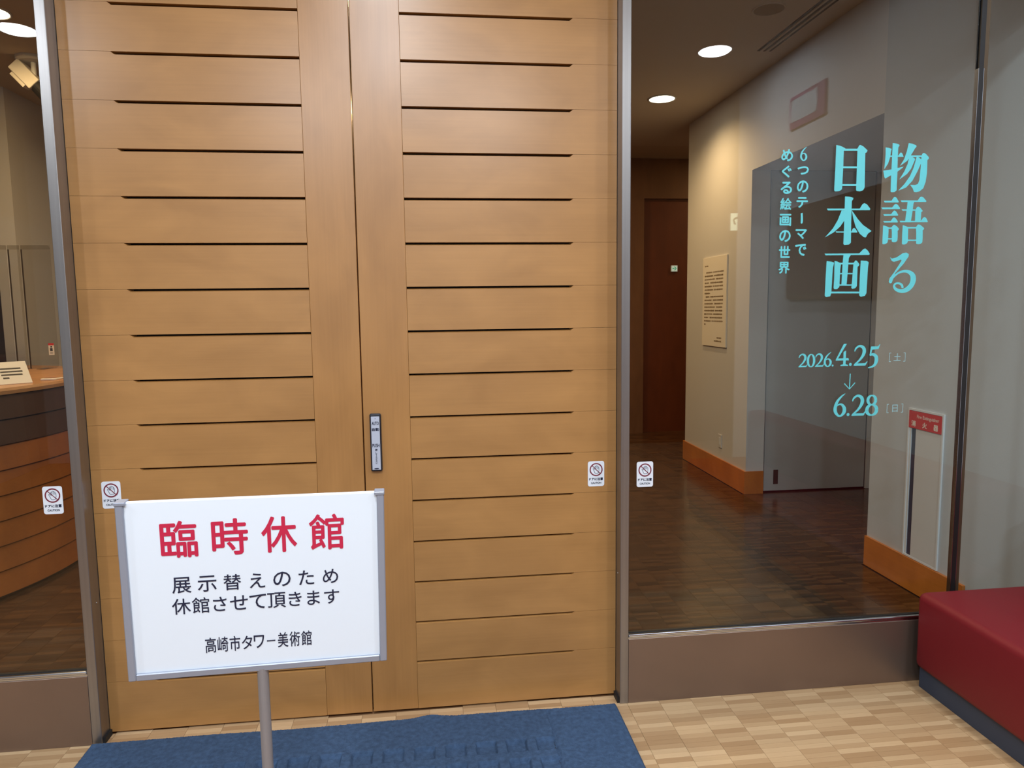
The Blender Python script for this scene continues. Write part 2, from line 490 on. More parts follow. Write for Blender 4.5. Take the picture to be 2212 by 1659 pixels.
for s, nm, lab in ((-1, 'door_1', 'left leaf of the pale fir sliding doors with grooved slats, behind the notice'),
                   (1, 'door_2', 'right leaf of the pale fir sliding doors with the push switch')):
    d = empty(nm, (s * DH / 2, 0, .008), lab, 'door', kind='structure')
    doors[s] = d
    bm = box(min(s * .0022, s * .174), max(s * .0022, s * .174), 0, .03, .008, 2.85, bev=.0012, seg=1)
    link('stile', bm, M['stile'], d)
    link('backing_board', box(min(s * .003, s * DH), max(s * .003, s * DH), .0302, .044, .008, 2.85), M['dark_gap'], d)
    def add_slat(h, zb, proto=None):
        if proto is None:
            bm = slat_mesh(h, s)
            o = link('slat', bm, M['slat'], d, loc=(-s * DH / 2, 0, zb - .008))
        else:
            o = proto.copy(); COL.objects.link(o); o.parent = d; o.location = (-s * DH / 2, 0, zb - .008)
        return o
    add_slat(Z0 - .008, .008)
    p = add_slat(PITCH, Z0)
    for k in range(1, 16):
        add_slat(PITCH, Z0 + PITCH * k, p)
    add_slat(2.85 - (Z0 + PITCH * 16), Z0 + PITCH * 16)

# the touch switch on the right leaf
ts = link('touch_switch', box(.025, .067, -.016, 0, .961, 1.178, bev=.006, seg=3), M['housing'], doors[1], smooth=False)
link('face_plate', box(.0305, .0615, -.0175, -.0155, .967, 1.168, bev=.0007, seg=1), M['face'], ts)
sw = lambda u, v: (u, -.0179, v)
pf = [text2('AUTO', .046, 1.1425, w=.025, h=.0125, bold=.03), text2('自動', .0462, 1.1195, w=.0255, h=.0115, bold=.03), text2('PUSH', .046, 1.0595, w=.0255, h=.0125, bold=.03),
      text2('押', .0465, 1.0425, h=.0085, bold=.03), polys2([[(.037 + .009 + .009 * math.cos(a * .5236), .972 + .0022 * math.sin(a * .5236)) for a in range(12)]]),
      polys2([[(.046 + .0016 * math.cos(a * .785), 1.160 + .0016 * math.sin(a * .785)) for a in range(8)]])]
for k, c in enumerate('してください'):
    pf.append(text2(c, .0465, 1.0315 - k * .0077, h=.006, w=.0055, bold=.03))
letters('lettering', pf, sw, M['navy_ink'], ts)

# ------------------------------------------------------------------ steel frame, kick panels and glass
YF = -.066
for nm, s, lab in (('trim_3', -1, 'brushed steel post left of the wooden doors'), ('trim_4', 1, 'brushed steel post right of the wooden doors')):
    a, b = sorted((s * .9645, s * .9975))
    o = struct(nm, box(a, b, YF, .046, 0, 2.85, bev=.0015, seg=1), M['steel'], label=lab, cat='post')
    link('screw', cyl(bm_new(), 0, 0, 0, .0012, .003, n=10), M['bead'], o).matrix_local = Matrix.Translation((s * .9645, -.025, .52)) @ Matrix.Rotation(-s * math.pi / 2, 4, 'Y')
    bm = bm_new(); bx(bm, min(s * .955, s * .9645), max(s * .955, s * .9645), -.058, -.004, .0, .022)
    link('guide_foot', bm, M['black'], o)
for nm, x0, x1, lab in (('trim_5', .998, 2.834, 'low bronze steel panel under the large right-hand glass'), ('trim_6', -3.74, -.998, 'low bronze steel panel under the left-hand glass')):
    o = struct(nm, box(x0, x1, YF + .001, -.022, 0, .2635, bev=.001, seg=1), M['kick'], label=lab, cat='panel')
    bm = bm_new()
    bx(bm, x0, x1, YF + .004, -.026, .264, .270)
    bx(bm, x0, x1, YF + .001, -.03, .2705, .282, bev=.0045, seg=3)
    link('glazing_bead', bm, M['bead'], o)
def pane(nm, x0, x1, lab):
    w_ = empty(nm, ((x0 + x1) / 2, -.045, .28), lab, 'window', kind='structure')
    link('pane', box(x0, x1, -.05, -.04, .2825, 2.83), M['glass'], w_)
    bm = box(x0, x1, -.05, -.036, .2815, .2845)
    link('gasket', bm, M['gasket'], w_)
pane('window_1', .9985, 2.366, 'large clear glass pane with teal lettering right of the doors')
pane('window_2', 2.4055, XR - .001, 'narrow clear glass pane beyond the dark joint, above the red bench')
pane('window_3', -3.739, -.9985, 'clear glass pane left of the doors in front of the counter')
o = struct('trim_7', box(2.366, 2.386, -.056, -.036, .2825, 2.83), M['gasket'], label='dark vertical joint between the two right-hand panes', cat='joint')
link('bronze_strip', box(2.3862, 2.405, -.052, -.036, .2825, 2.83), M['bronze_edge'], o)
link('bright_edge', box(2.3645, 2.3658, -.0565, -.036, .2825, 2.45), M['bead'], o)
link('bright_edge', box(2.3855, 2.3870, -.0575, -.0565, .2825, 2.45), M['bead'], o)

# ------------------------------------------------------------------ stickers
def sticker(x, y, z, label, yaw=0):
    W_, H_ = .065, .099
    e = empty('caution_sticker', (x, y, z), label, 'sticker', 'door caution stickers')
    def rr(w, h, r, n=4):
        pts = []
        for cx, cz, a0 in ((w / 2 - r, h / 2 - r, 0), (-w / 2 + r, h / 2 - r, 90), (-w / 2 + r, -h / 2 + r, 180), (w / 2 - r, -h / 2 + r, 270)):
            for k in range(n + 1):
                a = math.radians(a0 + 90 * k / n); pts.append((cx + r * math.cos(a), cz + r * math.sin(a)))
        return pts
    bm = bm_new()
    f = [bm.verts.new((x + u, y - .0008, z + v)) for u, v in rr(W_, H_, .008)]
    b = [bm.verts.new((x + u, y, z + v)) for u, v in rr(W_, H_, .008)]
    n = len(f)
    bm.faces.new(f); bm.faces.new(b[::-1])
    for i in range(n):
        bm.faces.new((f[i], b[i], b[(i + 1) % n], f[(i + 1) % n]))
    link('backing', bm, M['sticker'], e)
    to = lambda u, v: (x + u, y - .0012, z + v)
    cz, R = .017, .0235
    P = [(R * math.cos(k * math.pi / 16), cz + R * math.sin(k * math.pi / 16), .0042) for k in range(33)]
    letters('ring', [polys2(ribbon(P, 1)), polys2([[(-R * .74, cz + R * .66), (-R * .66, cz + R * .74), (R * .74, cz - R * .66), (R * .66, cz - R * .74)]])], lambda u, v: (x + u, y - .0015, z + v), M['sticker_red'], e)
    hand = [(.008, -.0145), (.0115, -.004), (.0117, .007), (.0095, .010), (.0083, .0085), (.0082, .002), (.0078, .0125), (.005, .0145), (.0035, .0125), (.0034, .003), (.003, .0145), (.0005, .016), (-.001, .014), (-.0012, .003), (-.002, .012), (-.0045, .0128), (-.0055, .0105), (-.0048, -.0005), (-.0085, .004), (-.0122, .0045), (-.012, .0022), (-.0085, -.0045), (-.0055, -.0115), (-.003, -.0148), (.008, -.0145)]
    letters('hand', [polys2(ribbon([(u, v + cz, .0016) for u, v in hand], 1))], to, M['hand'], e)
    letters('lettering', [text2('ドアに注意', 0, -.0205, w=.054, h=.0105, bold=.045), text2('CAUTION', 0, -.036, w=.040, h=.0072, bold=.03)], to, M['navy_ink'], e)
sticker(1.0635, -.0502, .9175, 'white no-touching caution sticker on the right-hand glass beside the steel post')
sticker(.8835, -.0002, .915, 'white no-touching caution sticker at the edge of the right wooden door')
sticker(-.898, -.0002, .909, 'white no-touching caution sticker on the left wooden door, partly behind the notice board')
sticker(-1.0705, -.0502, .911, 'white no-touching caution sticker on the left-hand glass in front of the counter')

# ------------------------------------------------------------------ teal lettering on the glass
GL = {
'mono': [[(2.0284,2.1681),(2.043,2.1669),(2.0552,2.1634),(2.057,2.1591),(2.0525,2.1525),(2.0516,2.1211),(2.0531,2.0568),(2.053,1.9922),(2.0452,1.9855),(2.0323,1.9847),(2.0282,1.9869),(2.0276,2.0493),(2.0285,2.115)],[(2.0003,2.1518),(2.0132,2.1505),(2.0254,2.1463),(2.0227,2.1368),(2.0205,2.1149),(2.0128,2.0915),(1.9985,2.0702),(2.0003,2.1001),(2.0014,2.1293)],[(2.0218,2.122),(2.054,2.1223),(2.0577,2.1285),(2.0631,2.1337),(2.0688,2.1316),(2.0763,2.1178),(2.0204,2.1167)],[(1.9947,2.0651),(2.0299,2.0705),(2.0538,2.0759),(2.0794,2.0813),(2.0521,2.0612),(2.0293,2.0493),(2.0041,2.0359),(1.9998,2.0417)],[(2.0944,2.1691),(2.1091,2.1671),(2.1264,2.1608),(2.1274,2.1564),(2.1213,2.1497),(2.1049,2.1225),(2.0913,2.1026),(2.0623,2.0833),(2.0781,2.1083),(2.0879,2.1376)],[(2.0984,2.1232),(2.1494,2.1238),(2.1539,2.1312),(2.1587,2.1334),(2.167,2.1299),(2.1798,2.1183),(2.181,2.1124),(2.1748,2.1065),(2.1757,2.058),(2.1718,2.024),(2.1633,2.0003),(2.1476,1.9884),(2.1347,1.9853),(2.1248,1.9867),(2.1201,1.9985),(2.108,2.0132),(2.1284,2.0126),(2.1396,2.0164),(2.1454,2.0297),(2.1481,2.0724),(2.1494,2.1091),(2.1497,2.1179),(2.0987,2.1173)],[(2.0987,2.1173),(2.1116,2.1175),(2.1232,2.1118),(2.1235,2.1074),(2.1177,2.0941),(2.109,2.0735),(2.0937,2.0543),(2.0616,2.032),(2.0804,2.0615),(2.0935,2.0909)],[(2.1294,2.1177),(2.1359,2.1178),(2.1502,2.1091),(2.1486,2.093),(2.1355,2.0635),(2.1162,2.028),(2.0914,2.0028),(2.0596,1.9908),(2.0843,2.016),(2.1055,2.0456),(2.12,2.0795)]] ,
'go': [[(2.0022,1.9524),(2.0337,1.9525),(2.0422,1.9649),(2.0473,1.967),(2.0542,1.9643),(2.0643,1.9492),(2.0626,1.9462),(2.0062,1.9459)],[(1.9931,1.9273),(2.0379,1.9278),(2.0472,1.9389),(2.0523,1.9412),(2.06,1.9382),(2.0703,1.9259),(2.0699,1.9215),(1.9977,1.9204)],[(2.0023,1.9016),(2.0346,1.9021),(2.0431,1.9134),(2.0475,1.9159),(2.0545,1.9128),(2.0637,1.9004),(2.0633,1.8963),(2.0063,1.8954)],[(2.0027,1.8759),(2.0343,1.8762),(2.0428,1.888),(2.0473,1.8898),(2.0534,1.8873),(2.0637,1.8749),(2.0633,1.8707),(2.0075,1.8703)],[(2.0035,1.8589),(2.0141,1.8576),(2.0264,1.8521),(2.0269,1.8348),(2.0265,1.8029),(2.0239,1.7932),(2.0143,1.7877),(2.0053,1.7877),(2.0033,1.7905),(2.0034,1.8279)],[(2.0385,1.8521),(2.0456,1.8604),(2.0509,1.8611),(2.0594,1.8569),(2.0698,1.8466),(2.0684,1.8424),(2.0648,1.8389),(2.066,1.814),(2.0652,1.8008),(2.0578,1.7953),(2.0472,1.7953),(2.0418,1.7988),(2.0408,1.8348)],[(2.0249,1.8514),(2.0415,1.8514),(2.0418,1.8461),(2.0252,1.8461)],[(2.0253,1.8106),(2.0427,1.8105),(2.0429,1.806),(2.0256,1.806)],[(2.0713,1.9545),(2.1424,1.9544),(2.1509,1.9662),(2.1576,1.969),(2.1661,1.9656),(2.1789,1.9532),(2.1777,1.9487),(2.0754,1.9479)],[(2.101,1.9494),(2.129,1.9495),(2.1256,1.9426),(2.1227,1.9095),(2.1183,1.8764),(2.094,1.8763),(2.098,1.9177)],[(2.0767,1.9207),(2.1358,1.9204),(2.1407,1.9289),(2.1459,1.931),(2.1537,1.9276),(2.1654,1.9152),(2.1636,1.9117),(2.1599,1.9104),(2.1594,1.8903),(2.1589,1.8764),(2.135,1.8764),(2.1351,1.9041),(2.1346,1.9151),(2.0815,1.9149)],[(2.0705,1.877),(2.1601,1.8771),(2.1686,1.8889),(2.1746,1.8917),(2.1809,1.8883),(2.1893,1.8744),(2.1879,1.872),(2.0746,1.871)],[(2.085,1.8597),(2.0957,1.8576),(2.1082,1.8521),(2.1083,1.8348),(2.1093,1.7987),(2.1066,1.7917),(2.0977,1.7868),(2.0886,1.7864),(2.0847,1.789),(2.0843,1.8279)],[(2.1401,1.8528),(2.1472,1.8619),(2.1517,1.8632),(2.161,1.8598),(2.1754,1.8487),(2.1741,1.8445),(2.1696,1.8417),(2.1707,1.8069),(2.1698,1.7944),(2.1632,1.7888),(2.1526,1.7874),(2.1441,1.7895),(2.1429,1.8278)],[(2.1073,1.8531),(2.1423,1.8531),(2.1426,1.8476),(2.1076,1.8475)],[(2.1082,1.8053),(2.144,1.8053),(2.1443,1.8),(2.1085,1.8)]] ,
'ru': [[(2.0377,1.7381),(2.0453,1.7329),(2.0645,1.7368),(2.0897,1.7526),(2.1047,1.7557),(2.1159,1.7497),(2.1155,1.7406),(2.096,1.7128),(2.0631,1.6771),(2.0555,1.6552),(2.0497,1.6393),(2.0425,1.6369),(2.0365,1.6434),(2.0402,1.6573),(2.0586,1.6811),(2.0868,1.7248),(2.0831,1.7288),(2.0695,1.7237),(2.0545,1.7202),(2.0457,1.7238)],[(2.0535,1.6534),(2.0588,1.6588),(2.0538,1.6628),(2.0488,1.6571)],[(2.0588,1.6588),(2.0664,1.6662),(2.0612,1.6709),(2.0538,1.6628)],[(2.0664,1.6662),(2.0742,1.6721),(2.0695,1.678),(2.0612,1.6709)],[(2.0742,1.6721),(2.0821,1.6756),(2.0783,1.6828),(2.0695,1.678)],[(2.0821,1.6756),(2.0905,1.6779),(2.0875,1.6862),(2.0783,1.6828)],[(2.0905,1.6779),(2.0984,1.6789),(2.0966,1.6884),(2.0875,1.6862)],[(2.0984,1.6789),(2.1052,1.6785),(2.1053,1.6892),(2.0966,1.6884)],[(2.1052,1.6785),(2.1114,1.677),(2.1139,1.6887),(2.1053,1.6892)],[(2.1114,1.677),(2.1167,1.6745),(2.122,1.6869),(2.1139,1.6887)],[(2.1167,1.6745),(2.121,1.6712),(2.1301,1.684),(2.122,1.6869)],[(2.121,1.6712),(2.1242,1.6672),(2.1379,1.6797),(2.1301,1.684)],[(2.1242,1.6672),(2.126,1.6638),(2.1445,1.6734),(2.1379,1.6797)],[(2.126,1.6638),(2.127,1.6606),(2.1487,1.6656),(2.1445,1.6734)],[(2.127,1.6606),(2.1277,1.6565),(2.1505,1.6574),(2.1487,1.6656)],[(2.1277,1.6565),(2.1279,1.6518),(2.1505,1.6494),(2.1505,1.6574)],[(2.1279,1.6518),(2.1273,1.6466),(2.1491,1.6413),(2.1505,1.6494)],[(2.1273,1.6466),(2.1259,1.641),(2.1462,1.6331),(2.1491,1.6413)],[(2.1259,1.641),(2.1236,1.6356),(2.142,1.6255),(2.1462,1.6331)],[(2.1236,1.6356),(2.12,1.6305),(2.1366,1.6183),(2.142,1.6255)],[(2.12,1.6305),(2.1153,1.6256),(2.1299,1.6115),(2.1366,1.6183)],[(2.1153,1.6256),(2.1104,1.6217),(2.122,1.606),(2.1299,1.6115)],[(2.1104,1.6217),(2.1048,1.6183),(2.1129,1.6023),(2.122,1.606)],[(2.1048,1.6183),(2.0983,1.6155),(2.103,1.6001),(2.1129,1.6023)],[(2.0983,1.6155),(2.0921,1.6141),(2.0931,1.5996),(2.103,1.6001)],[(2.0921,1.6141),(2.0855,1.6143),(2.0832,1.6011),(2.0931,1.5996)],[(2.0855,1.6143),(2.0785,1.616),(2.074,1.6041),(2.0832,1.6011)],[(2.0785,1.616),(2.0729,1.6181),(2.0664,1.608),(2.074,1.6041)],[(2.0729,1.6181),(2.0691,1.6203),(2.0606,1.6131),(2.0664,1.608)],[(2.0691,1.6203),(2.0662,1.6232),(2.0569,1.6189),(2.0606,1.6131)],[(2.0662,1.6232),(2.0647,1.6256),(2.0552,1.6247),(2.0569,1.6189)],[(2.0647,1.6256),(2.0644,1.6281),(2.0559,1.6304),(2.0552,1.6247)],[(2.0644,1.6281),(2.0655,1.6309),(2.0586,1.6353),(2.0559,1.6304)],[(2.0655,1.6309),(2.0672,1.6328),(2.0629,1.639),(2.0586,1.6353)],[(2.0672,1.6328),(2.0704,1.6337),(2.0686,1.6409),(2.0629,1.639)],[(2.0704,1.6337),(2.0751,1.6338),(2.0749,1.6414),(2.0686,1.6409)],[(2.0751,1.6338),(2.0794,1.6331),(2.081,1.6409),(2.0749,1.6414)],[(2.0794,1.6331),(2.083,1.6317),(2.0866,1.6392),(2.081,1.6409)],[(2.083,1.6317),(2.0863,1.6297),(2.0918,1.6364),(2.0866,1.6392)],[(2.0863,1.6297),(2.0884,1.6277),(2.0962,1.6325),(2.0918,1.6364)],[(2.0884,1.6277),(2.0896,1.6252),(2.0986,1.6273),(2.0962,1.6325)],[(2.0896,1.6252),(2.0905,1.6215),(2.0994,1.6224),(2.0986,1.6273)],[(2.0905,1.6215),(2.0911,1.6185),(2.0998,1.6192),(2.0994,1.6224)]] ,
'nichi': [[(1.7997,2.1578),(1.816,2.1553),(1.8367,2.1465),(1.8308,2.1365),(1.831,2.0832),(1.8295,2.0036),(1.8283,1.9936),(1.8171,1.9872),(1.8008,1.9864),(1.7974,1.9909),(1.799,2.0705)],[(1.8856,2.1459),(1.8919,2.1571),(1.8972,2.1596),(1.9083,2.1548),(1.9267,2.1402),(1.9243,2.1327),(1.9181,2.1302),(1.9195,2.0717),(1.9209,2.0017),(1.9153,1.9916),(1.9018,1.987),(1.888,1.989),(1.8864,1.994),(1.8862,2.0838),(1.8859,2.1372)],[(1.8286,2.1446),(1.8869,2.1454),(1.8872,2.138),(1.8289,2.1372)],[(1.8285,2.0795),(1.8883,2.0801),(1.8886,2.0731),(1.8287,2.0725)],[(1.8283,2.0135),(1.8883,2.014),(1.8886,2.0072),(1.8286,2.0068)]] ,
'hon': [[(1.8424,1.9681),(1.8616,1.9667),(1.8768,1.9625),(1.8762,1.9575),(1.8709,1.9512),(1.8712,1.9185),(1.8715,1.8706),(1.8735,1.7945),(1.8661,1.7869),(1.8469,1.7852),(1.8426,1.7895),(1.8431,1.8453),(1.8429,1.9209)],[(1.7701,1.9219),(1.9045,1.9224),(1.9148,1.9388),(1.9228,1.9434),(1.9341,1.9377),(1.9472,1.9226),(1.946,1.9168),(1.775,1.9152)],[(1.8308,1.9154),(1.845,1.9154),(1.8445,1.8794),(1.8277,1.8554),(1.8012,1.8326),(1.7669,1.8142),(1.7979,1.8478),(1.8159,1.8781)],[(1.8718,1.916),(1.8805,1.9059),(1.8979,1.8833),(1.9209,1.8605),(1.9564,1.8382),(1.9416,1.8275),(1.934,1.8135),(1.9256,1.8148),(1.9085,1.8275),(1.8909,1.8529),(1.88,1.8832)],[(1.8087,1.8364),(1.8737,1.8364),(1.8801,1.8478),(1.885,1.8498),(1.8912,1.8453),(1.8986,1.8339),(1.8959,1.8321),(1.8122,1.8321)]] ,
'ga': [[(1.7672,1.7525),(1.9092,1.7532),(1.9256,1.7689),(1.934,1.7716),(1.9451,1.7629),(1.9533,1.7511),(1.95,1.7471),(1.7716,1.7462)],[(1.8448,1.7475),(1.8754,1.7474),(1.8673,1.7356),(1.8622,1.6309),(1.8408,1.6311),(1.8426,1.7161)],[(1.8092,1.7249),(1.8212,1.7221),(1.8363,1.7153),(1.834,1.6964),(1.8325,1.6252),(1.8231,1.6166),(1.8124,1.6167),(1.8089,1.6215),(1.8101,1.6571)],[(1.8873,1.7166),(1.8954,1.7269),(1.9019,1.7237),(1.9118,1.7118),(1.9099,1.7058),(1.9049,1.7019),(1.905,1.6285),(1.8985,1.6199),(1.8858,1.6176),(1.8822,1.6216),(1.8846,1.6565)],[(1.8298,1.7177),(1.8915,1.7174),(1.8918,1.7111),(1.83,1.7114)],[(1.8313,1.6787),(1.8867,1.6783),(1.8869,1.6735),(1.8315,1.6739)],[(1.8309,1.6351),(1.8842,1.6347),(1.8844,1.6295),(1.8311,1.63)],[(1.7767,1.7243),(1.7957,1.7222),(1.8077,1.7182),(1.8031,1.6966),(1.8003,1.6017),(1.7964,1.5898),(1.7796,1.5868),(1.7739,1.5921),(1.7749,1.6573)],[(1.9168,1.7256),(1.9403,1.7243),(1.95,1.7195),(1.9478,1.6997),(1.9457,1.6003),(1.9397,1.5903),(1.9226,1.5865),(1.9159,1.5926),(1.9154,1.6563)],[(1.8,1.6077),(1.9175,1.6065),(1.9178,1.5997),(1.8003,1.6009)]] ,
}
def DIGIT(c):
    """old-style serif numerals in a unit box (height 1)"""
    if c == '2':
        return ribbon([(.03, .70, .05), (.10, .86, .09), (.28, .96, .11), (.47, .88, .16), (.53, .70, .18), (.47, .50, .15), (.30, .27, .10), (.05, .06, .07)]) + [[(.0, .0), (.62, .0), (.72, .2), (.67, .2), (.6, .115), (.08, .115), (.0, .05)]]
    if c == '0':
        return ribbon([(.33 + .25 * math.cos(a * math.pi / 8), .48 + .46 * math.sin(a * math.pi / 8), .07 + .11 * abs(math.cos(a * math.pi / 8))) for a in range(17)], 2)
    if c == '6':
        return ribbon([(.60, 1.08, .03), (.42, .95, .08), (.22, .72, .13), (.12, .45, .16), (.13, .22, .16), (.27, .04, .11), (.42, .03, .10), (.56, .18, .17), (.57, .38, .17), (.45, .55, .11), (.30, .57, .07), (.15, .47, .05)])
    if c == '8':
        a = ribbon([(.33 + .20 * math.cos(a * math.pi / 8), .73 + .22 * math.sin(a * math.pi / 8), .07 + .08 * abs(math.cos(a * math.pi / 8))) for a in range(17)], 2)
        return a + ribbon([(.34 + .25 * math.cos(a * math.pi / 8), .26 + .25 * math.sin(a * math.pi / 8), .07 + .11 * abs(math.cos(a * math.pi / 8))) for a in range(17)], 2)
    if c == '4':
        return [[(.40, 1.08), (.56, 1.08), (.12, .36), (.02, .32), (.0, .30)], [(.0, .27), (.70, .27), (.66, .39), (.04, .37)], [(.40, .68), (.53, .76), (.53, .05), (.40, .05)], [(.26, .0), (.66, .0), (.66, .045), (.53, .09), (.40, .09), (.26, .045)]]
    if c == '5':
        return [[(.20, .93), (.56, .93), (.68, 1.06), (.60, .80), (.20, .76)], [(.20, .93), (.13, .50), (.20, .47), (.27, .80)]] + ribbon([(.14, .50, .09), (.32, .54, .13), (.48, .42, .18), (.50, .20, .18), (.38, -.02, .12), (.08, -.12, .05)])
    return [[(.10 + .075 * math.cos(a * .5236), .07 + .075 * math.sin(a * .5236)) for a in range(12)]]
def number(s, u0, v0, h, adv, slant=0.0):
    out, u = [], u0
    for c in s:
        out.append(polys2([[(u + (x + slant * y) * h, v0 + y * h) for x, y in q] for q in DIGIT(c)]))
        u += h * (adv if c != '.' else .27)
    return out, u
YG = -.0506
gl3 = lambda u, v: (u, YG, v)
LT = empty('exhibition_title_lettering', (1.98, -.0502, 1.58), 'large teal vertical Japanese title and subtitle on the right-hand glass', 'lettering')
for k in ('mono', 'go', 'ru', 'nichi', 'hon', 'ga'):
    letters('title_character', [polys2(GL[k])], gl3, M['teal'], LT)
def column(s, u, v0, v1, size):
    n = len(s)
    for k, c in enumerate(s):
        v = v0 + (v1 - v0) * k / (n - 1)
        if c == 'ー':
            pf = polys2(ribbon([(u - .001, v + size * .42, .009), (u, v + size * .3, .0075), (u + .001, v - size * .25, .0085), (u - .001, v - size * .42, .005)]))
        elif c == '6':
            pf = polys2([[(u - size * .32 + x * size * .95, v - size * .5 + y * size) for x, y in q] for q in DIGIT('6')])
        else:
            pf = text2(c, u, v, h=size * {'つ': .62, 'テ': .8, 'マ': .75}.get(c, .92), w=size * (.78 if c == 'ぐ' else .94), bold=.028)
        letters('subtitle_character', [pf], gl3, M['teal'], LT)
column('6つのテーマで', 1.670, 2.122, 1.767, .046)
column('めぐる絵画の世界', 1.605, 2.118, 1.700, .046)
LD = empty('exhibition_date_lettering', (1.88, -.0502, 1.11), 'teal exhibition dates with a down arrow, below the large title on glass', 'lettering')
pf, u = number('2026.', 1.675, 1.317, .052, .655)
letters('year', pf, gl3, M['teal'], LD)
pf, u = number('4.25', 1.828, 1.318, .080, .68)
letters('start_date', pf, gl3, M['teal'], LD)
pf, u = number('6.28', 1.824, 1.119, .083, .68)
letters('end_date', pf, gl3, M['teal'], LD)
letters('down_arrow', [polys2([[(1.8895, 1.287), (1.8935, 1.287), (1.8925, 1.228), (1.8885, 1.228)]] + ribbon([(1.868, 1.249, .004), (1.8905, 1.226, .004), (1.913, 1.251, .004)], 1))], gl3, M['teal'], LD)
for c, v in (('土', 1.348), ('日', 1.144)):
    u = 2.087
    br = [[(u - .035, v + .018), (u - .026, v + .018), (u - .026, v + .0155), (u - .0325, v + .0155), (u - .0325, v - .0155), (u - .026, v - .0155), (u - .026, v - .018), (u - .035, v - .018)]]
    br.append([(2 * u - a, b) for a, b in br[0]])
    letters('weekday', [polys2(br), text2(c, u, v, h=.029, bold=.015)], gl3, M['pale_teal'], LD)

# ------------------------------------------------------------------ notice on its stand
SB = Vector((-.0563, -1.4, 1.0827))
sg = empty('notice_stand', (-.0563, -1.392, .025), 'white closure notice board in a grey frame on a steel pole', 'sign')
EX, EY, EZ = Vector((.99830536, .05653828, -.01377785)), Vector((-.05568331, .99687284, .05607058)), Vector((.0169049, -.05520836, .99833174))
BM = Matrix(((EX.x, EY.x, EZ.x, SB.x), (EX.y, EY.y, EZ.y, SB.y), (EX.z, EY.z, EZ.z, SB.z), (0, 0, 0, 1)))
def bpart(name, bm, m, parent=sg, smooth=False):
    o = link(name, bm, m, parent, smooth, loc=(0, 0, 0))
    o.matrix_local = (Matrix.Translation(-sg.location) @ BM) if parent is sg else Matrix.Identity(4)
    return o
BW, BH, FT = .2193, .160, .0125
bd = bpart('board', box(-BW + FT - .004, BW - FT + .004, -.004, .006, -BH + FT - .004, BH - .0005, bev=.0012, seg=1), M['board'])
bm = bm_new()
bx(bm, -BW, -BW + FT, -.009, .011, -BH, BH - .003, bev=.0015, seg=1)
link_l = bpart('frame_upright', bm, M['alu'])
bpart('frame_upright', bx(bm_new(), BW - FT, BW, -.009, .011, -BH, BH - .003, bev=.0015, seg=1), M['alu'])
bm = bx(bm_new(), -BW + FT, BW - FT, -.009, .011, -BH, -BH + FT, bev=.0015, seg=1)
bpart('frame_bottom_rail', bm, M['alu'])
for s in (-1, 1):
    a, b = sorted((s * (BW - FT - .004), s * (BW + .001)))
    bpart('corner_cap', bx(bm_new(), a, b, -.010, .012, BH - .0045, BH + .0015, bev=.001, seg=1), M['alu'])
s3 = lambda u, v: (u, -.0044, v)
def btext(name, items, m):
    bm = bm_new()
    for pf in items:
        put(bm, pf, s3)
    return bpart(name, bm, m, bd)
btext('headline', [text2(c, u, .0915, w=.0575, h=.0635, bold=.016) for c, u in zip('臨時休館', (-.1238, -.0417, .0394, .1195))], M['red_ink'])
ln = [text2(c, -.1245 + k * .248 / 6, .0090, h=.0285 * (.93 if c in 'えのため' else 1), bold=.006) for k, c in enumerate('展示替えのため')]
btext('message', ln, M['navy_ink'])
ln = [text2(c, -.1270 + k * .2516 / 8, -.0297, h=.0285 * (.92 if c in 'させてきます' else 1), bold=.006) for k, c in enumerate('休館させて頂きます')]
btext('message', ln, M['navy_ink'])
us = [-.0834 + k * .162 / 8 for k in range(9)]
ln = []
for k, (c, u) in enumerate(zip('高崎市タワー美術館', us)):
    ln.append(text2(c, u, -.1052, w=.0175 if c != 'ー' else .014, h=.028 if c not in 'タワー' else {'タ': .025, 'ワ': .024, 'ー': .002}[c], bold=.01))
btext('signature', ln, M['navy_ink'])
bm = cyl(bm_new(), -.0582, -1.3915, .03, SB.z - BH + .004, .0098, n=24)
link('pole', bm, M['pole'], sg, smooth=False)
link('pole_base', lathe(bm_new(), [(0.0001, .025), (.13, .025), (.135, .028), (.13, .033), (.03, .038), (.016, .05), (.0001, .05)], -.0582, -1.3915, 40), M['pole'], sg)

# ------------------------------------------------------------------ blue entrance mat
rg = empty('entrance_mat', (-.025, -.9, 0), 'thick blue pile entrance mat with a waffle grid in front of the doors', 'mat')
NX, NY = 560, 440
RX0, RX1, RY0, RY1 = -.997, .945, -1.62, -.080
V, F = [], []
def rug_h(x, y):
    h = .020
    t = min(x - RX0, RX1 - x, RY1 - y, y - RY0)
    h *= min(1, .25 + t / .012)
    gx, gy = (x - .272) / .108, (y + .268) / .110
    if -.62 < x < .665 and y < -.262 and y > -1.44:
        fx, fy = (gx % 1) * .108, (-gy % 1) * .110
        inside = min(fx - 0.0, .074 - fx, fy, .070 - fy)
        h -= .0145 * max(0, min(1, inside / .004))
    if abs(x - .669 - .004 * math.sin(y * 23)) < .008 and y < -.10:
        h -= .007 * (1 - abs(x - .669) / .012)
    h += .0015 * math.sin(x * 9 + y * 4) * math.sin(y * 7 - x * 3)
    if y > -.16:
        h += .006 * math.exp(-((x - .22) / .06) ** 2) * (1 + (y + .08) / .08)
    return max(.003, h)
for j in range(NY + 1):
    y = RY0 + (RY1 - RY0) * j / NY
    for i in range(NX + 1):
        x = RX0 + (RX1 - RX0) * i / NX
        yy = y + (.004 * math.sin(x * 6) + .010 * math.exp(-((x - .22) / .05) ** 2)) * max(0, 1 - (RY1 - y) / .1)
        V.append((x + .025, yy + .9, rug_h(x, y) + random.uniform(-.0011, .0011)))
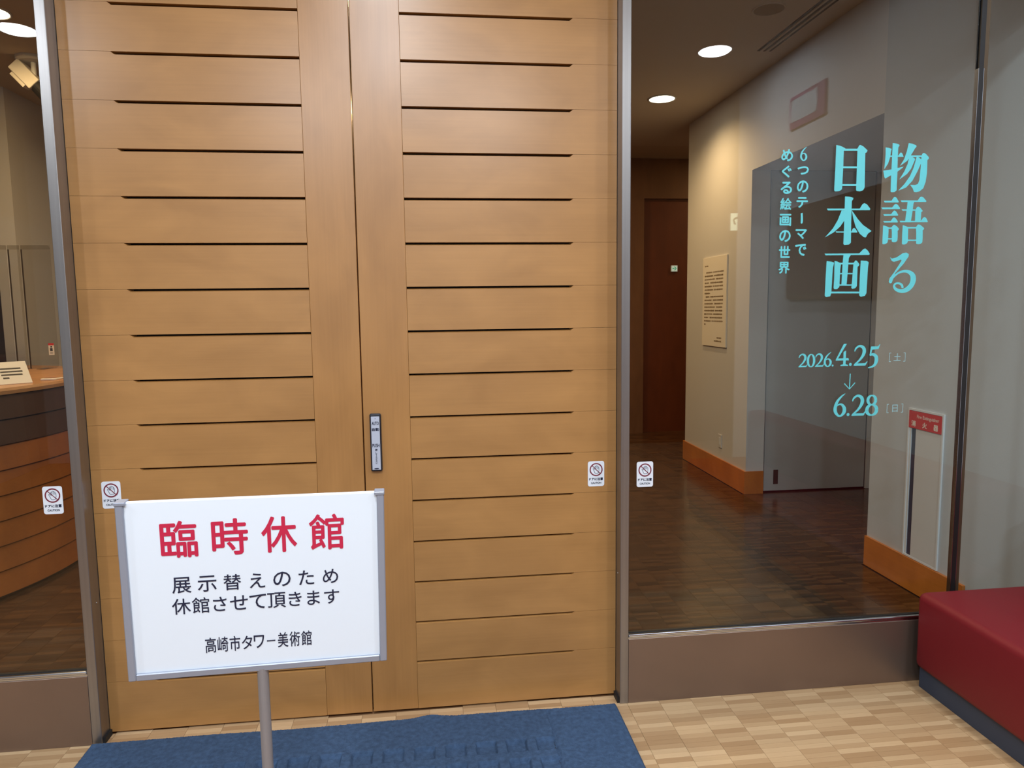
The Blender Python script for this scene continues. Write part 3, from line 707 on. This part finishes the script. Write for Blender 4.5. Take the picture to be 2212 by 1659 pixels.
for j in range(NY):
    for i in range(NX):
        a = j * (NX + 1) + i
        F.append((a, a + 1, a + NX + 2, a + NX + 1))
pl = raw('pile', V, F, M['rug'], rg)
for p in pl.data.polygons:
    p.use_smooth = True
link('rubber_backing', box(RX0 + .002, RX1 - .002, RY0 + .002, RY1 - .002, .0002, .003), M['rug_edge'], rg)

# ------------------------------------------------------------------ red bench
bn = empty('bench', (2.45, -1.34, 0), 'long red upholstered bench with a low backrest by the glass', 'bench')
YB0, YB1 = -2.58, -.095
bm = box(2.185, 2.70, YB0, YB1, .085, .402, bev=.03, seg=4)
link('seat', bm, M['red_vinyl'], bn, smooth=True)
bm = box(2.655, 2.815, YB0, YB1, .10, .765, bev=.045, seg=5)
link('backrest', bm, M['red_vinyl'], bn, smooth=True)
link('plinth', box(2.206, 2.80, YB0 + .02, YB1 - .012, 0, .10, bev=.002, seg=1), M['plinth'], bn)

# ------------------------------------------------------------------ things on the hall walls
def wall3(x):
    return lambda u, v: (x, -u, v)                    # seen from the left: u grows towards the camera side (-y)
fe = empty('fire_extinguisher_box', (XR, .746, .18), 'narrow white built-in fire extinguisher cabinet with a red plate on the right hall wall', 'cabinet')
Y0, Y1, ZB, ZT = .612, .878, .180, .997
bm = bm_new()
bx(bm, XR - .009, XR, Y0, Y0 + .010, ZB, ZT); bx(bm, XR - .009, XR, Y1 - .010, Y1, ZB, ZT)
bx(bm, XR - .009, XR, Y0 + .010, Y1 - .010, ZB, ZB + .010); bx(bm, XR - .009, XR, Y0 + .010, Y1 - .010, ZT - .010, ZT)
link('frame', bm, M['white_metal'], fe)
link('cabinet_back', box(XR - .0015, XR - .0005, Y0 + .010, Y1 - .010, ZB + .010, ZT - .010), M['plinth'], fe)
link('left_strip', box(XR - .006, XR - .0015, Y1 - .026, Y1 - .010, ZB + .010, .895), M['white_metal'], fe)
link('cabinet_door', box(XR - .006, XR - .0015, Y0 + .012, Y1 - .062, ZB + .012, .895), M['hall_wall'], fe)
pt = link('name_plate', box(XR - .011, XR - .0015, Y0 + .012, Y1 - .010, .893, ZT - .012), M['ext_red'], fe)
ctr = -(Y0 + Y1) / 2
letters('lettering', [text2('Fire Extinguisher', ctr + .022, .957, w=.165, h=.024, bold=.008)], wall3(XR - .0114), M['paper'], pt)
for c, u in (('消', -.085), ('火', 0), ('器', .083)):
    letters('character', [text2(c, ctr + u, .9195, h=.03, w=.032, bold=.03)], wall3(XR - .0114), M['paper'], pt)

tp = empty('wall_text_panel', (XR, 3.536, 1.195), 'cream introduction panel of small printed text on the warm-lit hall wall', 'panel')
bdp = link('board', box(XR - .014, XR, 3.27, 3.803, 1.195, 2.002, bev=.001, seg=1), M['paper'], tp)
rows = []
v = 1.925
rows.append((v, [(-3.755, -3.66)]))
v = 1.865
for k in range(16):
    if k in (6,):
        segs = [(-3.755, -3.62)]
    elif k == 15:
        segs = [(-3.755, -3.72)]
    else:
        a = -3.755 + (.03 if k in (0, 7) else 0)
        cut = a + .08 + random.random() * .2
        segs = [(a, cut), (cut + .02, -3.335)]
    rows.append((v, segs)); v -= .0315
rows.append((1.275, [(-3.46, -3.35)])); rows.append((1.245, [(-3.52, -3.35)]))
pp = []
for v, segs in rows:
    for a, b in segs:
        u = a
        while u < b - .012:
            wd = random.uniform(.008, .022)
            hh = random.uniform(.009, .015)
            pp.append([(u, v - hh / 2), (min(u + wd, b), v - hh / 2), (min(u + wd, b), v + hh / 2), (u, v + hh / 2)]); u += wd + .004
letters('printed_lines', [polys2(pp)], wall3(XR - .0144), mat('faded_print', (132, 112, 86), .7), bdp)

op = empty('wall_socket', (XR, 3.37, .29), 'small pale socket plate low on the hall wall', 'socket')
link('plate', box(XR - .008, XR, 3.33, 3.405, .29, .41, bev=.003, seg=2), M['hall_wall'], op)
link('outlet', box(XR - .010, XR - .007, 3.352, 3.383, .315, .385, bev=.001, seg=1), M['white_metal'], op)

dr = empty('door_3', (3.45, 2.85, .01), 'plain grey hall door in the recess behind the glass', 'door', kind='structure')
link('leaf', box(3.002, 3.898, 2.862, 2.90, .012, 2.63, bev=.002, seg=1), M['door_grey'], dr)
link('grip', box(3.085, 3.125, 2.858, 2.863, .07, .19), M['door_dark'], dr)
bm = box(2.991, 3.000, 2.87, 2.93, 0, 2.64); bx(bm, 3.900, 3.908, 2.87, 2.93, 0, 2.64); bx(bm, 2.991, 3.908, 2.87, 2.93, 2.632, 2.64); bx(bm, 2.991, 3.908, 2.905, 2.95, 0, 2.64)
link('frame', bm, M['door_dark'], dr)

ga = empty('arrow_sign', (3.265, 5.85, 2.0), 'tiny lit green arrow sign on the dark far wall', 'sign')
link('case', box(3.222, 3.302, 5.825, 5.85, 1.9870, 2.0620), M['white_metal'], ga)
fc = link('face', box(3.225, 3.299, 5.823, 5.825, 1.9900, 2.0590), M['arrow_face'], ga)
letters('arrow', [polys2([[(3.237, 2.0190), (3.263, 2.0190), (3.263, 2.0300), (3.237, 2.0300)], [(3.258, 2.0470), (3.269, 2.0470), (3.289, 2.0245), (3.269, 2.0020), (3.258, 2.0020), (3.275, 2.0245)]])], lambda u, v: (u, 5.8226, v), M['sign_green'], fc)

# ------------------------------------------------------------------ ceiling fittings of the hall
def downlight(x, y, r, label, lens, watts, color, angle, group, target=None, radius=.035):
    e = empty('downlight', (x, y, CEIL), label, 'light', group)
    link('trim_ring', lathe(bm_new(), [(r, CEIL), (r + .012, CEIL), (r + .012, CEIL - .006), (r, CEIL - .008), (r - .004, CEIL - .002)], x, y, 36, closed=True), M['white_metal'], e, smooth=True)
    link('lens', cyl(bm_new(), x, y, CEIL - .004, CEIL - .001, r - .003, n=36), lens, e)
    if watts and angle > 165:
        area_lamp('downlight_lamp', (x, y, CEIL - .0075), watts, color, 2 * r - .02, e)
    elif watts:
        lamp('downlight_lamp', (x, y, CEIL - .03), target or (x, y, 0), watts, color, angle, e, radius=radius, blend=.9)
    return e
downlight(2.282, 3.428, .108, 'warm downlight in the hall ceiling near the far dark wall', M['lens_h'], 72, (1, .64, .31), 150, 'hall downlights')
downlight(4.3, 5.05, .108, 'added fill downlight in the corridor around the corner of the warm-lit wall', M['lens_h'], 14, HALL_C, 168, 'hall downlights')  # unseen lamp, added to brighten the far hall ceiling
downlight(1.3, 4.9, .108, 'added fill downlight before the dark far wall, hidden by the steel post', M['lens_h'], 16, HALL_C, 168, 'hall downlights')  # added for more bounced light at the far end
downlight(.4, 1.6, .108, 'added fill downlight out of sight behind the right wooden door, nearer', M['lens_h'], 20, (1, .72, .45), 168, 'hall downlights')  # unseen fill, added to raise the light level of the hall
downlight(.4, 3.9, .108, 'added fill downlight out of sight behind the right wooden door, farther', M['lens_h'], 26, HALL_C, 168, 'hall downlights')  # second hidden fill lamp, added to lift the deeper hall
downlight(-2.265, 2.03, .105, 'downlight cut by the left edge of the photograph, over the counter', M['lens_h'], 36, HALL_C, 168, 'hall downlights')
sp = empty('ceiling_speaker', (2.33, 1.605, CEIL), 'round flush speaker grille in the hall ceiling', 'speaker')
link('grille', cyl(bm_new(), 2.33, 1.605, CEIL - .004, CEIL, .085, .092, n=36), M['speaker'], sp)
link('rim', lathe(bm_new(), [(.088, CEIL), (.098, CEIL), (.096, CEIL - .005), (.088, CEIL - .005)], 2.33, 1.605, 36, closed=True), M['ceiling'], sp)
sd = empty('slot_diffuser', (2.63, 1.3, CEIL), 'long slotted air diffuser in the hall ceiling beside the right wall', 'vent')
for k in range(3):
    x = 2.578 + k * .042
    link('slot', box(x, x + .018, .25, 2.275, CEIL - .003, CEIL), M['diffuser'], sd)
for k in range(2):
    x = 2.600 + k * .042
    link('bar', box(x, x + .016, .25, 2.275, CEIL - .006, CEIL), M['ceiling'], sd)

st = empty('spotlight', (-2.43, 2.82, CEIL), 'white ceiling spotlight with a black nose behind the left glass', 'light')
link('canopy', lathe(bm_new(), [(.0001, CEIL), (.105, CEIL), (.105, CEIL - .02), (.09, CEIL - .03), (.0001, CEIL - .03)], -2.43, 2.82, 30), M['hall_wall'], st)
link('stem', cyl(bm_new(), -2.43, 2.82, CEIL - .12, CEIL - .028, .016, n=14), M['white_metal'], st)
def rotated(bm, piv, ax, ang):
    bmesh.ops.rotate(bm, cent=Vector(piv), matrix=Matrix.Rotation(ang, 3, ax), verts=bm.verts)
    return bm
pv = (-2.43, 2.82, CEIL - .14)
R_ = math.radians(-52)
link('head', rotated(bx(bx(bm_new(), -2.57, -2.38, 2.765, 2.875, CEIL - .205, CEIL - .115, bev=.006), -2.54, -2.42, 2.78, 2.86, CEIL - .232, CEIL - .2, bev=.004), pv, 'Y', math.radians(48)), mat('spotlight_white', (240, 236, 228), .4), st)
nose = link('nose', rotated(cyl(bm_new(), 0, 0, 0, .09, .048, .052, n=20), (0, 0, 0), 'Y', math.radians(90)), M['black'], st, loc=(0, 0, 0))
nose.matrix_local = Matrix.Translation((0, 0, -.14)) @ Matrix.Rotation(math.radians(48), 4, 'Y') @ Matrix.Translation((.045, 0, -.02))

# ------------------------------------------------------------------ reception counter behind the left glass
CX, CY, CRAD, CTOP = -3.41, 2.013, 1.43, 1.16
ct = empty('reception_counter', (CX, CY, 0), 'curved cherry wood reception counter of stacked horizontal bands behind the left glass', 'counter')
def arc_ring(bm, prof, a0, a1, n=64):
    rings = []
    for i in range(n + 1):
        a = math.radians(a0 + (a1 - a0) * i / n)
        rings.append([bm.verts.new((CX + r * math.cos(a), CY + r * math.sin(a), z)) for r, z in prof])
    m = len(prof)
    for i in range(n):
        for k in range(m):
            bm.faces.new((rings[i][k], rings[i][(k + 1) % m], rings[i + 1][(k + 1) % m], rings[i + 1][k]))
    bm.faces.new(rings[0]); bm.faces.new(rings[-1][::-1])
    return bm
nb = 8
hb = (CTOP - .035 - .018) / nb
for k in range(nb):
    z = .018 + k * hb
    link('band', arc_ring(bm_new(), [(CRAD + .006, z + .004), (CRAD - .006, z + hb - .006), (CRAD - .014, z + hb), (CRAD - .04, z + hb), (CRAD - .04, z), (CRAD - .004, z)], -125, 80), M['counter'] if k < nb - 2 else M['fascia'], ct, smooth=False)
link('kick_base', arc_ring(bm_new(), [(CRAD - .03, .0), (CRAD - .03, .018), (CRAD - .07, .018), (CRAD - .07, .0)], -125, 80), M['black'], ct)
link('worktop', arc_ring(bm_new(), [(CRAD + .012, CTOP - .035), (CRAD + .016, CTOP - .015), (CRAD + .010, CTOP), (CRAD - .62, CTOP), (CRAD - .62, CTOP - .035)], -125, 80), M['counter_top'], ct)
# clear screens standing on it
for k, (x0, x1) in enumerate(((-2.672, -2.475), (-2.760, -2.684), (-3.05, -2.772))):
    lab = ['clear acrylic counter screen with a red-topped label, nearest the steel post', 'narrow clear acrylic screen standing on the counter, between two others', 'clear acrylic screen on the counter, at the left edge of the photograph'][k]
    e = empty('acrylic_screen', ((x0 + x1) / 2, 2.93, CTOP), lab, 'screen', 'counter screens')
    bm = box(x0, x1, 2.926, 2.934, CTOP + .004, 2.06)
    if k == 0:
        es = [ed for ed in bm.edges if abs(ed.verts[0].co.x - x1) < 1e-5 and abs(ed.verts[1].co.x - x1) < 1e-5 and abs(ed.verts[0].co.z - ed.verts[1].co.z) < 1e-5]
        bmesh.ops.bevel(bm, geom=es, offset=.03, segments=6, profile=.5, affect='EDGES')
    link('sheet', bm, M['acrylic'], e)
    bm = box(x0, x0 + .004, 2.924, 2.936, CTOP + .004, 2.03)
    link('edge', bm, M['bronze_edge'], e)
    link('foot', box((x0 + x1) / 2 - .03, (x0 + x1) / 2 + .03, 2.87, 2.99, CTOP, CTOP + .006, bev=.002, seg=1), M['acrylic'], e)
    link('top_strip', box(x0, x1, 2.925, 2.935, 2.03, 2.06), M['acrylic'], e)
    if k == 0:
        lb = link('label', box(-2.535, -2.497, 2.9235, 2.9258, 1.262, 1.345), M['paper'], e)
        link('label_band', box(-2.535, -2.497, 2.9228, 2.9236, 1.333, 1.349), M['ext_red'], lb)
        letters('label_mark', [polys2([[(-2.525, 1.29), (-2.507, 1.29), (-2.507, 1.312), (-2.525, 1.312)], [(-2.522, 1.316), (-2.51, 1.316), (-2.508, 1.326), (-2.520, 1.328)], [(-2.527, 1.274), (-2.505, 1.274), (-2.505, 1.279), (-2.527, 1.279)]])], lambda u, v: (u, 2.9226, v), M['black_ink'], lb)
# leaning card and pen
cd = empty('counter_card', (-2.16, 1.76, CTOP), 'white card with printed lines leaning back on the counter edge', 'card')
cd.rotation_euler = (0, 0, math.radians(42))
bm = bm_new()
vs8 = [(-.085, -.05, .004), (.085, -.05, .004), (.085, .07, .125), (-.085, .07, .125), (.085, .072, .121), (-.085, .072, .121), (.085, -.047, .0), (-.085, -.047, .0)]
vv = [bm.verts.new(c) for c in vs8]
for f in ((0, 1, 2, 3), (3, 2, 4, 5), (5, 4, 6, 7), (7, 6, 1, 0), (1, 6, 4, 2), (0, 3, 5, 7)):
    bm.faces.new([vv[i] for i in f])
link('card', bm, M['paper'], cd, loc=(0, 0, 0))
bm = bm_new()
for z_, (a, b) in zip((.68, .54, .40, .26), ((-.055, .05), (-.055, .055), (-.055, .05), (-.05, -.02))):
    y0_, zz = -.05 + .12 * z_, .004 + .121 * z_
    q = [bm.verts.new((u, y0_ + dy, zz + dz + .0008)) for u, dy, dz in ((a, -.004, -.004), (b, -.004, -.004), (b, .004, .004), (a, .004, .004))]
    bm.faces.new(q)
link('printed_lines', bm, M['black_ink'], cd, loc=(0, 0, 0))
bm = bm_new(); bx(bm, -.08, .08, .066, .072, 0, .121)
link('prop', bm, M['paper'], cd, loc=(0, 0, 0))
pn = empty('pen_tray', (-2.05, 1.98, CTOP), 'small pale tray lying on the counter beside the white card', 'tray')
link('tray', box(-2.10, -2.01, 1.93, 2.03, CTOP, CTOP + .012, bev=.005, seg=2), M['paper'], pn)
link('inlay', box(-2.09, -2.02, 1.945, 2.015, CTOP + .0115, CTOP + .0125), M['counter'], pn)

# ------------------------------------------------------------------ lobby things seen only as reflections in the glass
nbd = empty('lobby_notice_board', (XR, -1.75, 1.62), 'brown notice board on the lobby wall, seen mirrored in the right-hand glass', 'notice board')
link('frame', box(XR - .03, XR, -2.3, -1.15, 1.60, 2.235), M['jamb_wood'], nbd)
link('panel', box(XR - .034, XR - .029, -2.26, -1.19, 1.64, 2.06), M['dark_wood'], nbd)
pw_ = empty('lobby_wall_sign', (XR, -2.12, 2.79), 'mauve framed wall sign high in the lobby, seen mirrored in the right-hand glass', 'sign')
link('frame', box(XR - .012, XR, -2.345, -1.895, 2.785, 3.005), M['mauve'], pw_)
link('panel', box(XR - .014, XR - .011, -2.325, -1.99, 2.83, 2.98), M['cool_grey'], pw_)
ex = empty('exit_sign', (3.75, -5.25, 2.38), 'lit green exit sign on the lobby back wall, seen mirrored on the warm wall', 'sign')
link('case', box(3.65, 4.03, -5.25, -5.20, 2.40, 2.60), M['white_metal'], ex)
fc = link('face', box(3.655, 4.025, -5.20, -5.197, 2.405, 2.595), M['sign_white'], ex)
letters('running_figure', [polys2(ribbon([(3.60, 2.47, .02), (3.58, 2.52, .02), (3.62, 2.545, .02), (3.66, 2.50, .02), (3.70, 2.45, .02), (3.74, 2.42, .02)], 2) + [[(3.76, 2.42), (3.88, 2.42), (3.88, 2.58), (3.76, 2.58)]])], lambda u, v: (u + .11, -5.1965, v), M['sign_green'], fc)

# ------------------------------------------------------------------ lobby downlights
for x, y, f, lab in ((-2.25, -1.10, .25, 'lobby ceiling downlight before the left-hand glass'), (.06, -1.10, .33, 'lobby ceiling downlight right before the wooden doors'),
                  (2.27, -1.10, .38, 'lobby ceiling downlight above the glass end of the red bench'), (-2.25, -2.385, 1, 'lobby downlight mirrored in the left-hand glass'),
                  (.06, -2.385, 1, 'lobby ceiling downlight above the photographer'), (2.28, -2.385, 1, 'white lobby downlight mirrored in the right-hand glass'),
                  (-.75, -3.70, 1.65, 'lobby ceiling downlight behind the photographer, left of centre'), (.85, -3.70, 1.65, 'lobby ceiling downlight behind the photographer, right of centre')):
    downlight(x, y, .112, lab, M['lens_w'], LOBBY_W * f, LOBBY_C, 168, 'lobby downlights', radius=.1)

for o in bpy.data.objects:
    if '_abs' in o:
        del o['_abs']
